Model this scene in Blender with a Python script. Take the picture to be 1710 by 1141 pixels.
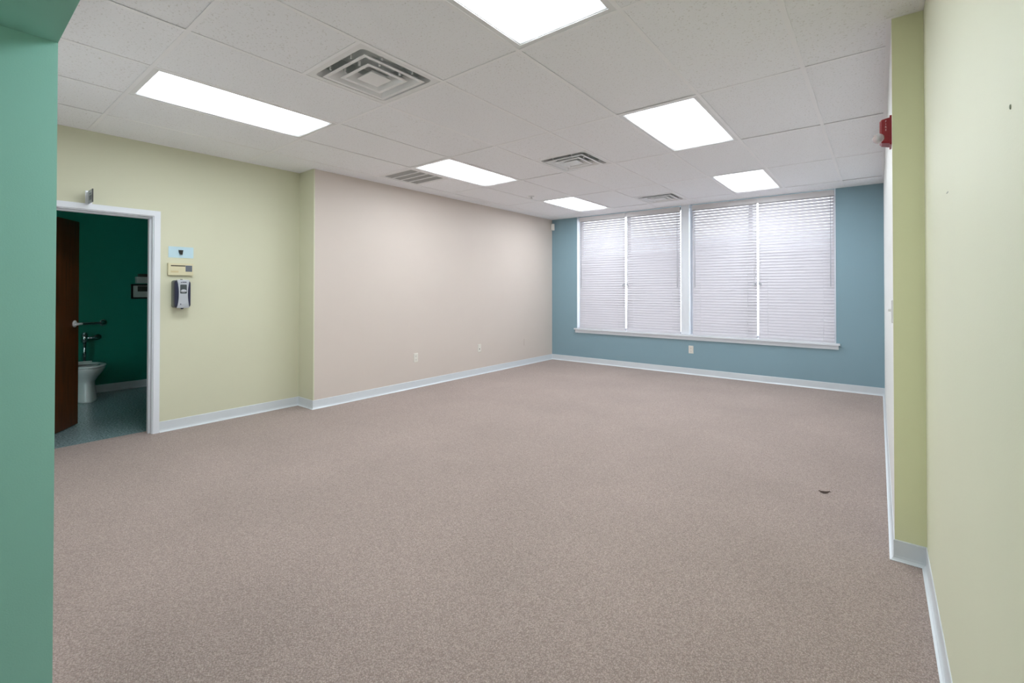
import bpy, bmesh, math, random
from mathutils import Vector, Matrix
random.seed(7)
for o in list(bpy.data.objects): bpy.data.objects.remove(o, do_unlink=True)
scene = bpy.context.scene
COL = scene.collection
PI = math.pi

# ------------------------------------------------------------------ camera, world, exposure
F_PX, CY_PX = 771.15, 478.2                       # focal length and principal row in 1710x1141 pixels
YAW, PITCH, ROLL = 0.670684, 0.0083695, 0.000656
CAM_H = 1.3113
cam_data = bpy.data.cameras.new('camera')
cam_data.sensor_fit = 'HORIZONTAL'; cam_data.sensor_width = 36.0
cam_data.lens = F_PX * 36.0 / 1710.0
cam_data.shift_y = -(570.5 - CY_PX) / 1710.0
cam_data.clip_start = 0.02
cam = bpy.data.objects.new('camera', cam_data); COL.objects.link(cam)
_r = Vector((math.cos(YAW), math.sin(YAW), 0)); _f = Vector((-math.sin(YAW), math.cos(YAW), 0)); _u = Vector((0, 0, 1))
_f2 = _f*math.cos(PITCH) + _u*math.sin(PITCH); _u2 = -_f*math.sin(PITCH) + _u*math.cos(PITCH)
_r3 = _r*math.cos(ROLL) + _u2*math.sin(ROLL); _u3 = -_r*math.sin(ROLL) + _u2*math.cos(ROLL)
M4 = Matrix.Identity(4)
for i in range(3):
    M4[i][0] = _r3[i]; M4[i][1] = _u3[i]; M4[i][2] = -_f2[i]
M4[2][3] = CAM_H
cam.matrix_world = M4
scene.camera = cam

SKY_STRENGTH = 4.5
world = bpy.data.worlds.new('overcast_sky'); scene.world = world
world.use_nodes = True
bg = world.node_tree.nodes['Background']
bg.inputs['Color'].default_value = (0.86, 0.91, 1.0, 1); bg.inputs['Strength'].default_value = SKY_STRENGTH

LENS_PEAK, LENS_BASE = 15.5, 0.52                   # fluorescent lens: brightness over the tubes / at its rim
vs = scene.view_settings
vs.view_transform = 'Standard'; vs.look = 'None'; vs.exposure = 0.70; vs.gamma = 1.0
vs.use_curve_mapping = False

# ------------------------------------------------------------------ helpers
def lin(r, g, b):
    def c(v):
        v /= 255.0
        return v/12.92 if v <= 0.04045 else ((v+0.055)/1.055)**2.4
    return (c(r), c(g), c(b), 1.0)

def new_mat(name):
    m = bpy.data.materials.new(name); m.use_nodes = True
    nt = m.node_tree
    return m, nt, nt.nodes['Principled BSDF']

def mat(name, col, rough=0.5, metal=0.0, spec=0.5, bump=None, var=0.0, vscale=3.0, coat=0.0, trans=0.0):
    """plain painted / moulded surface: base colour with slight procedural variation and fine relief"""
    m, nt, b = new_mat(name)
    b.inputs['Roughness'].default_value = rough; b.inputs['Metallic'].default_value = metal
    b.inputs['Specular IOR Level'].default_value = spec; b.inputs['Coat Weight'].default_value = coat
    b.inputs['Transmission Weight'].default_value = trans
    b.inputs['Base Color'].default_value = col
    tc = nt.nodes.new('ShaderNodeTexCoord')
    if var > 0:
        n = nt.nodes.new('ShaderNodeTexNoise'); n.inputs['Scale'].default_value = vscale; n.inputs['Detail'].default_value = 3
        nt.links.new(tc.outputs['Object'], n.inputs['Vector'])
        mx = nt.nodes.new('ShaderNodeMix'); mx.data_type = 'RGBA'
        mx.inputs['A'].default_value = tuple(c*(1-var) for c in col[:3]) + (1,)
        mx.inputs['B'].default_value = tuple(min(1, c*(1+var)) for c in col[:3]) + (1,)
        nt.links.new(n.outputs['Fac'], mx.inputs['Factor']); nt.links.new(mx.outputs['Result'], b.inputs['Base Color'])
    if bump:
        sc, st = bump
        n2 = nt.nodes.new('ShaderNodeTexNoise'); n2.inputs['Scale'].default_value = sc; n2.inputs['Detail'].default_value = 2
        nt.links.new(tc.outputs['Object'], n2.inputs['Vector'])
        bp = nt.nodes.new('ShaderNodeBump'); bp.inputs['Strength'].default_value = st; bp.inputs['Distance'].default_value = 0.002
        nt.links.new(n2.outputs['Fac'], bp.inputs['Height']); nt.links.new(bp.outputs['Normal'], b.inputs['Normal'])
    return m

def add_box(bm, x0, x1, y0, y1, z0, z1, mi=0):
    vs_ = [bm.verts.new(p) for p in ((x0,y0,z0),(x1,y0,z0),(x1,y1,z0),(x0,y1,z0),(x0,y0,z1),(x1,y0,z1),(x1,y1,z1),(x0,y1,z1))]
    fs = []
    for q in ((0,3,2,1),(4,5,6,7),(0,1,5,4),(1,2,6,5),(2,3,7,6),(3,0,4,7)):
        f = bm.faces.new([vs_[k] for k in q]); f.material_index = mi; fs.append(f)
    return fs

def rr(hx, hy, r, n=5):
    """rounded rectangle loop, counter-clockwise"""
    pts = []
    r = max(r, 1e-5)
    for cx, cy, a0 in ((hx-r, hy-r, 0), (-hx+r, hy-r, PI/2), (-hx+r, -hy+r, PI), (hx-r, -hy+r, 1.5*PI)):
        for k in range(n):
            a = a0 + PI/2*k/(n-1); pts.append((cx + r*math.cos(a), cy + r*math.sin(a)))
    return pts

def loft(bm, rings, cap0=True, cap1=True, mi=0, closed=False, smooth=False):
    R = [[bm.verts.new(p) for p in ring] for ring in rings]
    n = len(R[0]); pairs = list(zip(R[:-1], R[1:]))
    if closed: pairs.append((R[-1], R[0]))
    for a, b in pairs:
        for k in range(n):
            f = bm.faces.new((a[k], a[(k+1) % n], b[(k+1) % n], b[k])); f.material_index = mi; f.smooth = smooth
    if not closed:
        if cap0: f = bm.faces.new(list(reversed(R[0]))); f.material_index = mi
        if cap1: f = bm.faces.new(R[-1]); f.material_index = mi

def add_tube(bm, pts, rad, seg=10, mi=0):
    pts = [Vector(p) for p in pts]; rings = []
    rads = rad if isinstance(rad, (list, tuple)) else [rad]*len(pts)
    up = None
    for i, p in enumerate(pts):
        t = (pts[min(i+1, len(pts)-1)] - pts[max(i-1, 0)]).normalized()
        if up is None:
            up = Vector((0, 0, 1)) if abs(t.z) < 0.9 else Vector((1, 0, 0))
        a = t.cross(up).normalized(); b = a.cross(t).normalized(); up = b
        rings.append([p + rads[i]*(a*math.cos(2*PI*k/seg) + b*math.sin(2*PI*k/seg)) for k in range(seg)])
    loft(bm, rings, mi=mi, smooth=True)

def mesh_of(bm, name, bevel=0.0, seg=2):
    if bevel > 0:
        bmesh.ops.bevel(bm, geom=[e for e in bm.edges if len(e.link_faces) == 2 and e.calc_face_angle(0) > 0.6],
                        offset=bevel, segments=seg, affect='EDGES', clamp_overlap=True)
    bmesh.ops.recalc_face_normals(bm, faces=bm.faces[:])
    me = bpy.data.meshes.new(name); bm.to_mesh(me); bm.free()
    return me

def obj(name, bm_or_me, mats, parent=None, loc=(0,0,0), rot=(0,0,0), bevel=0.0):
    me = mesh_of(bm_or_me, name, bevel) if isinstance(bm_or_me, bmesh.types.BMesh) else bm_or_me
    if not me.materials:
        for m in (mats if isinstance(mats, (list, tuple)) else [mats]): me.materials.append(m)
    o = bpy.data.objects.new(name, me); COL.objects.link(o)
    o.location = loc; o.rotation_euler = rot
    if parent is not None: o.parent = parent
    return o

def box_obj(name, x0, x1, y0, y1, z0, z1, m, parent=None, bevel=0.0):
    """box with its own origin at its centre"""
    c = ((x0+x1)/2, (y0+y1)/2, (z0+z1)/2)
    bm = bmesh.new(); add_box(bm, x0-c[0], x1-c[0], y0-c[1], y1-c[1], z0-c[2], z1-c[2])
    return obj(name, bm, m, parent, c, bevel=bevel)

def thing(name, label, cat, loc=(0,0,0), rotz=0.0, group=None):
    o = bpy.data.objects.new(name, None); COL.objects.link(o); o.empty_display_size = 0.1
    o.location = loc; o.rotation_euler = (0, 0, rotz)
    tag(o, label, cat, group); return o

def tag(o, label, cat, group=None):
    o['label'] = label; o['category'] = cat
    if group: o['group'] = group
    return o

def struct(o, label=None, cat=None):
    o['kind'] = 'structure'
    if label: o['label'] = label
    if cat: o['category'] = cat
    return o

def text_mesh(body, size, depth=0.0004):
    cu = bpy.data.curves.new('lettering', 'FONT'); cu.body = body; cu.size = size; cu.extrude = depth
    cu.align_x = 'CENTER'; cu.align_y = 'CENTER'; cu.resolution_u = 2
    o = bpy.data.objects.new('lettering_tmp', cu); COL.objects.link(o)
    dg = bpy.context.evaluated_depsgraph_get()
    me = bpy.data.meshes.new_from_object(o.evaluated_get(dg))
    bpy.data.objects.remove(o, do_unlink=True); bpy.data.curves.remove(cu)
    return me

# ------------------------------------------------------------------ room numbers (metres; X right along the blue wall, Y into the room)
H = 2.649
XB, XY, YB, XR, YR, XR2, YJ = -4.867, -5.183, 7.364, 0.0565, 2.9326, 0.1742, 2.634
JX, JY, HZ = -2.10, 0.255, 2.12                    # green opening: jamb plane, its edge, header soffit
YBACK = -3.2
GX0, GY0, S = -0.9584, 3.2555, 0.6096              # ceiling grid origin and module
WT = 0.144                                         # yellow wall thickness
DY0, DY1, DZ = 0.377, 1.268, 1.985                 # doorway
BXF = -7.809                                       # far wall of the toilet room

# ------------------------------------------------------------------ materials
M_YEL = mat('yellow_paint', lin(212.0, 211.6, 185.6), 0.55, bump=(220, 0.12), var=0.015)
M_BEI = mat('beige_paint', lin(210.4, 198.8, 189.3), 0.55, bump=(220, 0.12), var=0.015)
M_BLU = mat('blue_paint', lin(134.1, 163.1, 174.2), 0.5, bump=(220, 0.12), var=0.015)
M_GRN = mat('sea_green_paint', lin(157.6, 217.7, 202.9), 0.5, bump=(220, 0.12), var=0.02)
M_PGR = mat('pale_green_paint', lin(222.4, 224.1, 197.3), 0.55, bump=(220, 0.12), var=0.015)
M_OLV = mat('olive_yellow_paint', lin(226.8, 228.7, 187.9), 0.55, bump=(220, 0.12), var=0.02)
M_WHW = mat('white_wall_paint', lin(233.1, 234.9, 231.4), 0.5, bump=(220, 0.1), var=0.01)
M_TEAL = mat('teal_paint', lin(2.0, 135.5, 115.3), 0.5, bump=(220, 0.12), var=0.03)
M_TRIM = mat('white_trim_paint', lin(226, 230, 236), 0.35, var=0.01)
M_COVE = mat('vinyl_cove_base', lin(214, 220, 224), 0.32, var=0.02)
M_WHITE = mat('white_plastic', lin(232, 232, 228), 0.35)
M_OFFW = mat('off_white_plate', lin(226, 222, 212), 0.4)
M_TEE = mat('white_enamel_tee', lin(250, 250, 252), 0.6, spec=0.3)
M_DARK = mat('dark_gap', lin(22, 24, 26), 0.7)
M_CHROME = mat('chrome', lin(205, 208, 212), 0.12, metal=1.0)
M_PORC = mat('porcelain', lin(225, 228, 226), 0.12, coat=0.5)
M_ENAMEL = mat('white_enamel_steel', lin(236, 237, 238), 0.35)
M_DUCT = mat('galvanised_duct', lin(222, 228, 226), 0.6)

def carpet_material():
    m, nt, b = new_mat('loop_pile_carpet'); N, L = nt.nodes, nt.links
    tc = N.new('ShaderNodeTexCoord')
    vo = N.new('ShaderNodeTexVoronoi'); vo.inputs['Scale'].default_value = 215
    mp = N.new('ShaderNodeMapping'); mp.inputs['Scale'].default_value = (1.0, 0.72, 1.0); mp.inputs['Rotation'].default_value = (0, 0, 0.12)
    L.new(tc.outputs['Object'], mp.inputs['Vector']); L.new(mp.outputs['Vector'], vo.inputs['Vector'])
    n1 = N.new('ShaderNodeTexNoise'); n1.inputs['Scale'].default_value = 1.3; n1.inputs['Detail'].default_value = 4
    n2 = N.new('ShaderNodeTexNoise'); n2.inputs['Scale'].default_value = 60; n2.inputs['Detail'].default_value = 2
    for n in (n1, n2): L.new(tc.outputs['Object'], n.inputs['Vector'])
    # loop tint: each loop its own shade, darker between loops
    cr = N.new('ShaderNodeValToRGB')
    cr.color_ramp.elements[0].position = 0.0; cr.color_ramp.elements[0].color = lin(191.5, 175.1, 167.1)
    cr.color_ramp.elements[1].position = 0.62; cr.color_ramp.elements[1].color = lin(154.3, 138.2, 130.7)
    L.new(vo.outputs['Distance'], cr.inputs['Fac'])
    sep = N.new('ShaderNodeSeparateColor'); L.new(vo.outputs['Color'], sep.inputs['Color'])
    r1 = N.new('ShaderNodeMapRange'); r1.inputs['To Min'].default_value = 0.84; r1.inputs['To Max'].default_value = 1.14
    L.new(sep.outputs['Red'], r1.inputs['Value'])
    r2 = N.new('ShaderNodeMapRange'); r2.inputs['From Min'].default_value = 0.3; r2.inputs['From Max'].default_value = 0.7
    r2.inputs['To Min'].default_value = 0.94; r2.inputs['To Max'].default_value = 1.06; L.new(n1.outputs['Fac'], r2.inputs['Value'])
    r3 = N.new('ShaderNodeMapRange'); r3.inputs['From Min'].default_value = 0.3; r3.inputs['From Max'].default_value = 0.7
    r3.inputs['To Min'].default_value = 0.96; r3.inputs['To Max'].default_value = 1.04; L.new(n2.outputs['Fac'], r3.inputs['Value'])
    m1 = N.new('ShaderNodeMath'); m1.operation = 'MULTIPLY'; L.new(r1.outputs['Result'], m1.inputs[0]); L.new(r2.outputs['Result'], m1.inputs[1])
    m2 = N.new('ShaderNodeMath'); m2.operation = 'MULTIPLY'; L.new(m1.outputs[0], m2.inputs[0]); L.new(r3.outputs['Result'], m2.inputs[1])
    # a few worn stains
    vs2 = N.new('ShaderNodeTexVoronoi'); vs2.inputs['Scale'].default_value = 0.9
    L.new(tc.outputs['Object'], vs2.inputs['Vector'])
    r4 = N.new('ShaderNodeMapRange'); r4.inputs['From Min'].default_value = 0.02; r4.inputs['From Max'].default_value = 0.075
    r4.inputs['To Min'].default_value = 0.86; r4.inputs['To Max'].default_value = 1.0; L.new(vs2.outputs['Distance'], r4.inputs['Value'])
    m3 = N.new('ShaderNodeMath'); m3.operation = 'MULTIPLY'; L.new(m2.outputs[0], m3.inputs[0]); L.new(r4.outputs['Result'], m3.inputs[1])
    vm = N.new('ShaderNodeVectorMath'); vm.operation = 'SCALE'
    L.new(cr.outputs['Color'], vm.inputs[0]); L.new(m3.outputs[0], vm.inputs['Scale'])
    L.new(vm.outputs['Vector'], b.inputs['Base Color'])
    b.inputs['Roughness'].default_value = 0.95; b.inputs['Specular IOR Level'].default_value = 0.1
    b.inputs['Sheen Weight'].default_value = 0.15
    bp = N.new('ShaderNodeBump'); bp.invert = True; bp.inputs['Strength'].default_value = 0.8; bp.inputs['Distance'].default_value = 0.004
    L.new(vo.outputs['Distance'], bp.inputs['Height']); L.new(bp.outputs['Normal'], b.inputs['Normal'])
    return m
M_CARPET = carpet_material()

def tile_material():
    m, nt, b = new_mat('fissured_ceiling_tile'); N, L = nt.nodes, nt.links
    tc = N.new('ShaderNodeTexCoord'); oi = N.new('ShaderNodeObjectInfo')
    off = N.new('ShaderNodeVectorMath'); off.operation = 'ADD'
    sc = N.new('ShaderNodeVectorMath'); sc.operation = 'SCALE'; sc.inputs[0].default_value = (13.1, 7.7, 3.3)
    L.new(oi.outputs['Random'], sc.inputs['Scale']); L.new(tc.outputs['Object'], off.inputs[0]); L.new(sc.outputs['Vector'], off.inputs[1])
    vo = N.new('ShaderNodeTexNoise'); vo.inputs['Scale'].default_value = 95; vo.inputs['Detail'].default_value = 1.5
    L.new(off.outputs['Vector'], vo.inputs['Vector'])
    cr = N.new('ShaderNodeValToRGB'); e = cr.color_ramp.elements
    e[0].position = 0.30; e[0].color = lin(228, 228, 227); e[1].position = 0.38; e[1].color = lin(250, 251, 254)
    L.new(vo.outputs['Fac'], cr.inputs['Fac']); 
    n2 = N.new('ShaderNodeTexNoise'); n2.inputs['Scale'].default_value = 300; L.new(off.outputs['Vector'], n2.inputs['Vector'])
    r3 = N.new('ShaderNodeMapRange'); r3.inputs['To Min'].default_value = 0.98; r3.inputs['To Max'].default_value = 1.0
    L.new(n2.outputs['Fac'], r3.inputs['Value'])
    r4 = N.new('ShaderNodeMapRange'); r4.inputs['To Min'].default_value = 0.985; r4.inputs['To Max'].default_value = 1.0
    L.new(oi.outputs['Random'], r4.inputs['Value'])
    mm = N.new('ShaderNodeMath'); mm.operation = 'MULTIPLY'; L.new(r3.outputs['Result'], mm.inputs[0]); L.new(r4.outputs['Result'], mm.inputs[1])
    vm = N.new('ShaderNodeVectorMath'); vm.operation = 'SCALE'; L.new(cr.outputs['Color'], vm.inputs[0]); L.new(mm.outputs[0], vm.inputs['Scale'])
    L.new(vm.outputs['Vector'], b.inputs['Base Color'])
    b.inputs['Roughness'].default_value = 0.9; b.inputs['Specular IOR Level'].default_value = 0.2
    bp = N.new('ShaderNodeBump'); bp.inputs['Strength'].default_value = 0.3; bp.inputs['Distance'].default_value = 0.002
    L.new(vo.outputs['Fac'], bp.inputs['Height']); L.new(bp.outputs['Normal'], b.inputs['Normal'])
    return m
M_TILE = tile_material()

def lens_material():
    """acrylic lens lit by two tubes: bright over the tubes, weak at the rim"""
    m, nt, b = new_mat('lit_prismatic_lens'); N, L = nt.nodes, nt.links
    tc = N.new('ShaderNodeTexCoord'); sp = N.new('ShaderNodeSeparateXYZ'); L.new(tc.outputs['Object'], sp.inputs[0])
    def op(kind, a, v=None):
        n = N.new('ShaderNodeMath'); n.operation = kind
        if hasattr(a, 'node'): L.new(a, n.inputs[0])
        else: n.inputs[0].default_value = a
        if v is not None:
            if hasattr(v, 'node'): L.new(v, n.inputs[1])
            else: n.inputs[1].default_value = v
        return n.outputs[0]
    ax = op('ABSOLUTE', sp.outputs['X']); d = op('SUBTRACT', ax, 0.12); d = op('DIVIDE', d, 0.10)
    g = op('POWER', 2.718, op('MULTIPLY', op('MULTIPLY', d, d), -1.0))
    ay = op('ABSOLUTE', sp.outputs['Y'])
    e = N.new('ShaderNodeMapRange'); e.interpolation_type = 'SMOOTHSTEP'
    e.inputs['From Min'].default_value = 0.575; e.inputs['From Max'].default_value = 0.42
    e.inputs['To Min'].default_value = 0.0; e.inputs['To Max'].default_value = 1.0
    L.new(ay, e.inputs['Value'])
    s = op('ADD', op('MULTIPLY', op('MULTIPLY', g, e.outputs['Result']), LENS_PEAK), LENS_BASE)
    b.inputs['Base Color'].default_value = (0.8, 0.8, 0.8, 1); b.inputs['Roughness'].default_value = 0.4
    b.inputs['Emission Color'].default_value = (0.935, 1.0, 1.055, 1)
    L.new(s, b.inputs['Emission Strength'])
    return m
M_LENS = lens_material()

def slat_material():
    m, nt, b = new_mat('white_blind_slat'); N, L = nt.nodes, nt.links
    b.inputs['Base Color'].default_value = lin(218, 216, 221); b.inputs['Roughness'].default_value = 0.65; b.inputs['Specular IOR Level'].default_value = 0.2
    tr = N.new('ShaderNodeBsdfTranslucent'); tr.inputs['Color'].default_value = lin(236, 230, 228)
    mx = N.new('ShaderNodeMixShader'); mx.inputs['Fac'].default_value = 0.29
    L.new(b.outputs[0], mx.inputs[1]); L.new(tr.outputs[0], mx.inputs[2])
    L.new(mx.outputs[0], N['Material Output'].inputs['Surface'])
    return m
M_SLAT = slat_material()

def glass_material(name):
    m, nt, b = new_mat(name); N, L = nt.nodes, nt.links
    t = N.new('ShaderNodeBsdfTransparent'); t.inputs['Color'].default_value = (0.95, 0.97, 0.97, 1)
    g = N.new('ShaderNodeBsdfGlossy'); g.inputs['Roughness'].default_value = 0.02
    fr = N.new('ShaderNodeFresnel'); fr.inputs['IOR'].default_value = 1.45
    mx = N.new('ShaderNodeMixShader'); L.new(fr.outputs[0], mx.inputs['Fac']); L.new(t.outputs[0], mx.inputs[1]); L.new(g.outputs[0], mx.inputs[2])
    L.new(mx.outputs[0], N['Material Output'].inputs['Surface'])
    return m
M_GLASS = glass_material('window_glass')

def wood_material():
    m, nt, b = new_mat('mahogany_veneer'); N, L = nt.nodes, nt.links
    tc = N.new('ShaderNodeTexCoord'); mp = N.new('ShaderNodeMapping'); mp.inputs['Scale'].default_value = (14, 14, 0.9)
    n = N.new('ShaderNodeTexNoise'); n.inputs['Scale'].default_value = 3; n.inputs['Detail'].default_value = 6; n.inputs['Distortion'].default_value = 0.6
    L.new(tc.outputs['Object'], mp.inputs['Vector']); L.new(mp.outputs['Vector'], n.inputs['Vector'])
    cr = N.new('ShaderNodeValToRGB'); e = cr.color_ramp.elements
    e[0].position = 0.3; e[0].color = lin(58, 28, 12); e[1].position = 0.7; e[1].color = lin(100, 54, 24)
    L.new(n.outputs['Fac'], cr.inputs['Fac']); L.new(cr.outputs['Color'], b.inputs['Base Color'])
    b.inputs['Roughness'].default_value = 0.35
    return m
M_WOOD = wood_material()

def terrazzo_material():
    m, nt, b = new_mat('speckled_vinyl_tile'); N, L = nt.nodes, nt.links
    tc = N.new('ShaderNodeTexCoord')
    n = N.new('ShaderNodeTexNoise'); n.inputs['Scale'].default_value = 70; n.inputs['Detail'].default_value = 3
    L.new(tc.outputs['Object'], n.inputs['Vector'])
    cr = N.new('ShaderNodeValToRGB'); e = cr.color_ramp.elements
    e[0].position = 0.35; e[0].color = lin(96, 122, 128); e[1].position = 0.65; e[1].color = lin(160, 184, 186)
    L.new(n.outputs['Fac'], cr.inputs['Fac']); L.new(cr.outputs['Color'], b.inputs['Base Color'])
    b.inputs['Roughness'].default_value = 0.22
    return m
M_TERR = terrazzo_material()

# ------------------------------------------------------------------ setting: floors, walls, ceiling shell
T = 0.2
def slab(name, boxes, m, label=None, bevel=0):
    bm = bmesh.new()
    for b in boxes: add_box(bm, *b)
    return struct(obj(name, bm, m, bevel=bevel), label)

slab('floor', [(XY-WT, XR2+T, YBACK-T, YB+T, -0.12, 0.0)], M_CARPET, 'taupe loop pile carpet over the whole room')
slab('floor_toilet_room', [(BXF-T, XY-WT, -0.9-T, 2.7+T, -0.12, -0.001)], M_TERR, 'blue grey speckled vinyl floor of the toilet room')
ZT = H + 0.25
slab('wall_left', [(XB-T-0.2, XB, YJ+0.0, YB, 0, ZT)], M_BEI, 'long beige wall left of the window')
# pier end turned towards the camera is yellow like the near wall
bm = bmesh.new()
add_box(bm, XY-WT, XY, JY-0.6, DY0, 0, ZT); add_box(bm, XY-WT, XY, DY1, YJ, 0, ZT); add_box(bm, XY-WT, XY, DY0, DY1, DZ, ZT)
add_box(bm, XY-0.0, XB, YJ-0.012, YJ, 0, ZT)
for f in bm.faces:
    if f.calc_center_median().x < XY-WT+1e-4: f.material_index = 1
struct(obj('wall_left_near', bm, [M_YEL, M_TEAL]), 'pale yellow wall with the toilet doorway')
# window wall: opening from sill to ceiling
WX0, WX1, SZ = -4.317, -0.440, 0.600
slab('wall_back', [(XB-T, WX0, YB, YB+T, 0, ZT), (WX1, XR+T, YB, YB+T, 0, ZT), (WX0, WX1, YB, YB+T, 0, SZ), (WX0, WX1, YB, YB+T, H+0.012, ZT)],
     M_BLU, 'slate blue window wall')
# white right wall, its end face painted olive yellow
bm = bmesh.new(); fs = add_box(bm, XR, XR2+T, YR, YB, 0, ZT)
for f in fs:
    if f.calc_center_median().y < YR+1e-4: f.material_index = 1
struct(obj('wall_right', bm, [M_WHW, M_OLV]), 'white right wall ending in an olive yellow corner')
slab('wall_right_near', [(XR2, XR2+T, YBACK-T, YR, 0, ZT)], M_PGR, 'pale green wall beside the camera')
bm = bmesh.new(); add_box(bm, JX-3.3, JX, JY-0.16, JY, 0, ZT)
for f in bm.faces:
    if f.calc_center_median().y > JY-1e-4: f.material_index = 1
struct(obj('wall_front', bm, [M_GRN, M_WHW]), 'sea green wall end beside the wide opening')
slab('wall_left_hall', [(JX-0.16, JX, YBACK-T, JY-0.16, 0, ZT)], M_GRN, 'sea green wall running back beside the camera')
bm = bmesh.new(); add_box(bm, JX, XR2, JY-0.62, JY, HZ, ZT)
for f in bm.faces:
    if f.calc_center_median().y > JY-1e-4: f.material_index = 1
struct(obj('wall_front_header', bm, [M_GRN, M_WHW]), 'sea green header over the wide opening')
slab('wall_hall_end', [(JX, XR2, YBACK-T, YBACK, 0, ZT)], M_WHW, 'white wall behind the camera')
slab('wall_toilet_far', [(BXF-T, BXF, -0.9-T, 2.7+T, 0, 2.55)], M_TEAL, 'dark teal far wall of the toilet room')
slab('wall_toilet_side', [(BXF, XY-WT, -0.9-T, -0.9, 0, 2.55)], M_TEAL, 'teal side wall of the toilet room hidden by the door')
slab('wall_toilet_right', [(BXF, XY-WT, 2.7, 2.7+T, 0, 2.55)], M_TEAL, 'teal side wall of the toilet room right of the doorway')
slab('ceiling_toilet_room', [(BXF-T, XY-WT, -0.9-T, 2.7+T, 2.5, 2.6)], M_WHW, 'ceiling of the toilet room')

# ------------------------------------------------------------------ suspended ceiling
ceiling = slab('ceiling', [(XY-WT, XR2+T, YBACK-T, YB+T, ZT-0.04, ZT+0.1)], M_ENAMEL, 'white suspended ceiling of fissured tiles in a steel grid')
gx = lambda i: GX0 + i*S
gy = lambda j: GY0 + j*2*S
xs = [XY] + [gx(i) for i in range(-6, 2)] + [XR2]
# cells that hold fittings instead of tiles: (column start, y0, y1)
LIGHTS = [(-5, -2), (-5, 0), (-5, 2), (-1, -2), (-1, 0), (-1, 2)]
VENTS = [(-3, gy(-1)-S), (-3, gy(1)-S), (-3, gy(3)-S)]
GRILLE = (-6, gy(0))
TW = 0.0238
tile_cache = {}
def tile(x0, x1, y0, y1):
    g = 0.003
    w, l = round(x1-x0-2*g, 4), round(y1-y0-2*g, 4)
    if w < 0.03 or l < 0.03: return
    if (w, l) not in tile_cache:
        bm = bmesh.new(); add_box(bm, -w/2, w/2, -l/2, l/2, 0, 0.016)
        tile_cache[(w, l)] = mesh_of(bm, 'ceiling_tile', 0.0015, 1)
    o = obj('ceiling_tile', tile_cache[(w, l)], M_TILE, ceiling, ((x0+x1)/2, (y0+y1)/2, H + random.uniform(0.0, 0.0035)))
    o.rotation_euler = (random.uniform(-0.0012, 0.0012), random.uniform(-0.002, 0.002), 0)
def notched_tile(poly):
    cx = sum(p[0] for p in poly)/len(poly); cy = sum(p[1] for p in poly)/len(poly)
    bm = bmesh.new(); loft(bm, [[(x-cx, y-cy, z) for x, y in poly] for z in (0, 0.016)])
    obj('ceiling_tile', bm, M_TILE, ceiling, (cx, cy, H + 0.0015))
rows = [JY] + [gy(j) for j in range(-2, 4)] + [YB]
for c in range(len(xs)-1):
    x0, x1 = xs[c], xs[c+1]
    i = c - 7                                              # grid column index of x0 (for c >= 1)
    for y0, y1 in zip(rows[:-1], rows[1:]):
        j = round((y0-GY0)/(2*S)) if y0 > JY + 0.01 else -3
        if c >= 1 and (i, j) in LIGHTS: continue
        cuts = [y0, y1]
        if c >= 1:
            for vi, vy in VENTS + [GRILLE]:
                if vi == i and y0-0.01 < vy < y1-0.1: cuts += [vy, vy+S]
        # tiles notched round a wall corner
        g = 0.003
        if c == 0 and y0 < YJ < y1:
            notched_tile([(x0+g, y0+g), (x1-g, y0+g), (x1-g, y1-g), (XB+g, y1-g), (XB+g, YJ-0.012-g), (x0+g, YJ-0.012-g)]); continue
        if c == len(xs)-2 and y0 < YR < y1:
            notched_tile([(x0+g, y0+g), (x1-g, y0+g), (x1-g, YR-g), (XR-g, YR-g), (XR-g, y1-g), (x0+g, y1-g)]); continue
        cuts = sorted(set(round(v, 4) for v in cuts))
        for a, b in zip(cuts[:-1], cuts[1:]):
            if c >= 1 and any(vi == i and abs(a-vy) < 0.01 for vi, vy in VENTS + [GRILLE]): continue
            xx0, xx1 = x0, x1
            if c == 0 and a >= YJ-0.01: xx0 = XB
            if c == len(xs)-2 and a >= YR-0.01: xx1 = XR
            tile(xx0, xx1, a, b)
# grid: main runners along Y, short tees across
def tee(name, x0, x1, y0, y1):
    o = box_obj(name, x0, x1, y0, y1, H-0.0022, H-0.0002, M_TEE, ceiling); return o
for x in xs[1:-1]:
    tee('main_runner', x-TW/2, x+TW/2, JY, YB)
for j in range(-2, 4):
    for c in range(len(xs)-1):
        a, b = xs[c], xs[c+1]
        if c == 0 and gy(j) > YJ: a = XB
        if c == len(xs)-2 and gy(j) > YR: b = XR
        tee('cross_tee', a+TW/2, b-TW/2, gy(j)-TW/2, gy(j)+TW/2)
for vi, vy in VENTS + [(GRILLE[0], GRILLE[1]+S)]:
    tee('cross_tee', gx(vi)+TW/2, gx(vi+1)-TW/2, vy-TW/2, vy+TW/2)
# wall angle round the edge
WA = 0.02
for k, (x0, x1, y0, y1) in enumerate([(XB, XB+WA, YJ-WA, YB), (XY, XY+WA, JY, YJ-0.012), (XY+WA, XB, YJ-0.012-WA, YJ-0.012), (XB+WA, XR-WA, YB-WA, YB),
        (XR-WA, XR, YR-WA, YB), (XR, XR2, YR-WA, YR), (XR2-WA, XR2, JY, YR-WA)]):
    struct(box_obj('trim_%d' % (k+1), x0, x1, y0, y1, H-0.002, H+0.018, M_TEE), 'thin white steel angle where the ceiling meets a wall')
slab('ceiling_hall', [(JX, XR2, YBACK, JY-0.62, H, H+0.02)], M_TILE, 'ceiling over the passage behind the camera')

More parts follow.
